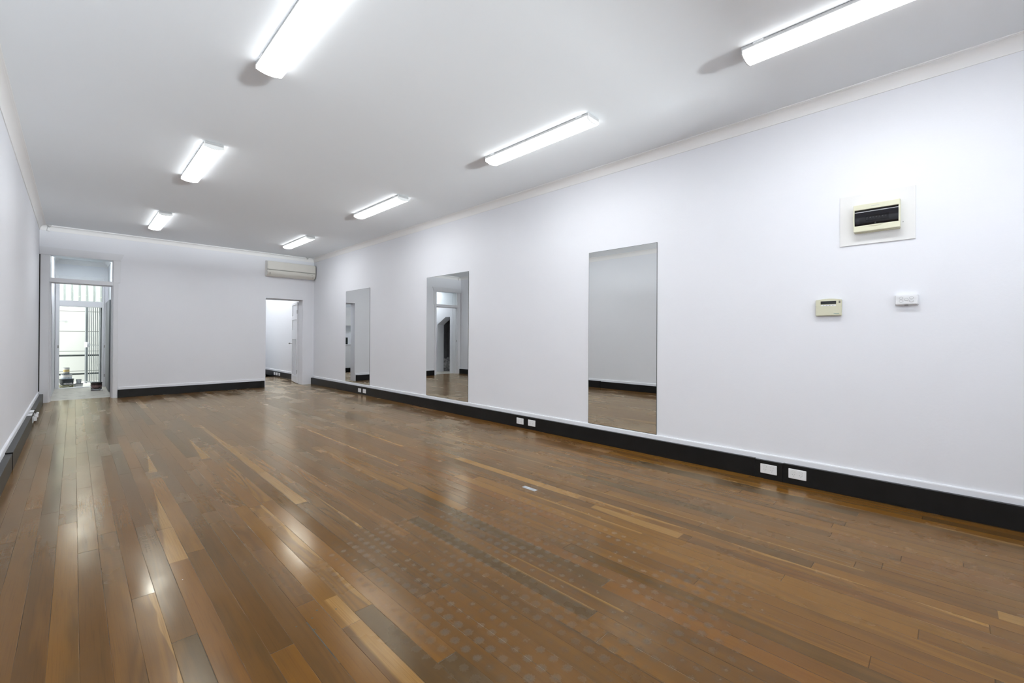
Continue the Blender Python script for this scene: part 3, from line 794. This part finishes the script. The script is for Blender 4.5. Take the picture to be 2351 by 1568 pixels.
# ------------------------------------------------------------------ switchboard
t = thing('switchboard', 'cream circuit breaker box with smoked door on an off-white backing board', 'switchboard', (XR, .375, 2.1))
obj('backing_board', box(-.009, -.0005, -.218, .218, -.185, .196, .002), 'offw', t)
for y, z in ((.205, .0), (-.151, -.055)): obj('screw', tube(new_bm(), (-.010, y, z), (-.008, y, z), .003), 'grey' if y < 0 else 'plastic', t)
bm = new_bm(); y0, y1, z0, z1, D = -.139, .127, -.098, .104, -.068
wy0, wy1, wz0, wz1 = -.130, .120, -.054, .064
bx(bm, D, -.009, y0, y1, wz1, z1, .004); bx(bm, D, -.009, y0, y1, z0, wz0, .004)
bx(bm, D, -.009, y0, wy0, wz0 - .004, wz1 + .004); bx(bm, D, -.009, wy1, y1, wz0 - .004, wz1 + .004)
bm2 = obj('enclosure', bm, 'cream', t)
obj('enclosure_rear', box(-.03, -.009, y0 + .004, y1 - .004, z0 - .004, z1 - .004), 'cream', t)
obj('breaker_tray', box(-.052, -.031, wy0, wy1, wz0, wz1), 'grey', t)
bx_ = new_bm(); bx(bx_, -.056, -.051, -.075, .055, -.022, .018); obj('breaker_opening', bx_, 'dark', t)
for k in range(7):
    y = .045 - k * .0172
    br = obj('breaker', box(-.060, -.055, y - .0078, y + .0078, -.018, .014, .001), 'pail', t)
    obj('breaker_toggle', box(-.066, -.060, y - .0035, y + .0035, -.004, .004, .001), 'inkw' if k % 2 else 'tin', br)
pr = [(-.052, wz1)]
for i in range(13):
    a = i / 12; pr.append((-.060 - .012 * math.sin(math.pi * min(1, a * 1.0)) ** .6, wz1 - (wz1 - wz0) * a))
pr.append((-.052, wz0)); ins = [(p[0] + .002, wz0 + (p[1] - wz0) * .97 + .0015) for p in pr][::-1]
bm = new_bm(); prism(bm, pr + ins, 'Y', wy0 + .001, wy1 - .001); obj('smoked_door', bm, 'smoke', t, smooth=True)
bm = new_bm(); prism(bm, [(-.030, -.066), (-.046, -.054), (.034, -.054), (.018, -.066)], 'X', -.0715, -.060); obj('latch_tab', bm, 'creamk', t)
obj('catch', box(-.074, -.069, -.006, .004, -.053, -.040, .001), 'dark', t)
bm = new_bm()
for k in range(9): bx(bm, D - .0006, D + .0005, .022 - k * .0052, .022 - k * .0052 - .0036, .082, .0855)
obj('maker_mark', bm, 'tin', t)
obj('warning_label', box(-.0535, -.0515, .092, .114, -.045, -.002), 'tin', t)

# ------------------------------------------------------------------ air conditioner
ac = thing('air_conditioner', 'ivory split air conditioner above the right-hand doorway', 'air conditioner', (3.125, YB, 2.58))
AX = 1.075
prof = [(0, 0.018), (-.045, 0), (-.085, .008), (-.125, .034), (-.155, .068), (-.168, .105), (-.172, .150), (-.172, .318), (-.160, .338), (-.125, .352), (0, .365)]
bm = new_bm(); prism(bm, prof, 'X', 0, AX); obj('casing', bm, 'acw', ac, smooth=True)
pf = [(-.170, .158), (-.178, .160), (-.179, .315), (-.166, .342), (-.160, .338), (-.171, .315)]
bm = new_bm(); prism(bm, pf, 'X', .02, AX - .008); obj('front_panel', bm, 'acw', ac, smooth=True)
obj('air_gap', box(.02, AX - .008, -.1755, -.165, .136, .156), 'acg', ac)
lv = [(-.158, .060), (-.128, .026), (-.090, .003), (-.092, -.001), (-.132, .022), (-.163, .058)]
bm = new_bm(); prism(bm, lv, 'X', .07, AX - .07); obj('louver', bm, 'acw', ac, smooth=True)
lv = [(-.150, .050), (-.143, .042), (-.145, .039), (-.153, .048)]
bm = new_bm(); prism(bm, lv, 'X', .07, AX - .05); obj('louver_line', bm, 'acg', ac)
bm = new_bm()
for k in range(4): bx(bm, AX - .20 + k * .022, AX - .20 + k * .022 + .012, -.1738, -.171, .108, .112)
bx(bm, AX - .10, AX - .07, -.1738, -.171, .104, .111); obj('indicator', bm, 'acg', ac)
bm = new_bm(); bx(bm, -.001, .001, -.155, -.148, .070, .100); bx(bm, .0, .012, -.176, -.168, .138, .158); obj('side_slot', bm, 'dark', ac)
bm = new_bm(); bx(bm, .055, .060, -.166, -.150, .050, .085); obj('louver_slot', bm, 'dark', ac)
obj('end_trim', prism(new_bm(), [(p[0] * 1.01, p[1]) for p in prof], 'X', AX, AX + .004), 'acg', ac)

# ------------------------------------------------------------------ curtain rail along the back cornice
t = thing('curtain_rail', 'thin white curtain rail under the cornice of the back wall', 'curtain rail', (-.30, YB - .105, 3.10))
obj('rail', tube(new_bm(), (0, 0, 0), (4.33, 0, 0), .006), 'corn', t, smooth=True)
for x in (-.02, 4.33):
    bm = new_bm(); bx(bm, x - .035, x + .035, -.02, .02, .006, .017, .002); lathe(bm, x, 0, [(0, .006), (.022, .006), (.012, -.022), (.016, -.026), (0, -.028)], 16)
    obj('bracket', bm, 'lampg', t, smooth=True)
bm = new_bm(); lathe(bm, -.03, .06, [(0, .0), (.008, 0), (.022, -.075), (.022, -.085), (0, -.085)], 16); obj('bracket_cone', bm, 'corn', t, smooth=True)

# metal patch let into the floor
o = obj('floor_patch', box(2.532, 2.572, 2.268, 2.405, 0, .0012, .0004), 'tin'); tag(o, 'small grey metal patch nailed to the floorboards', 'metal patch')
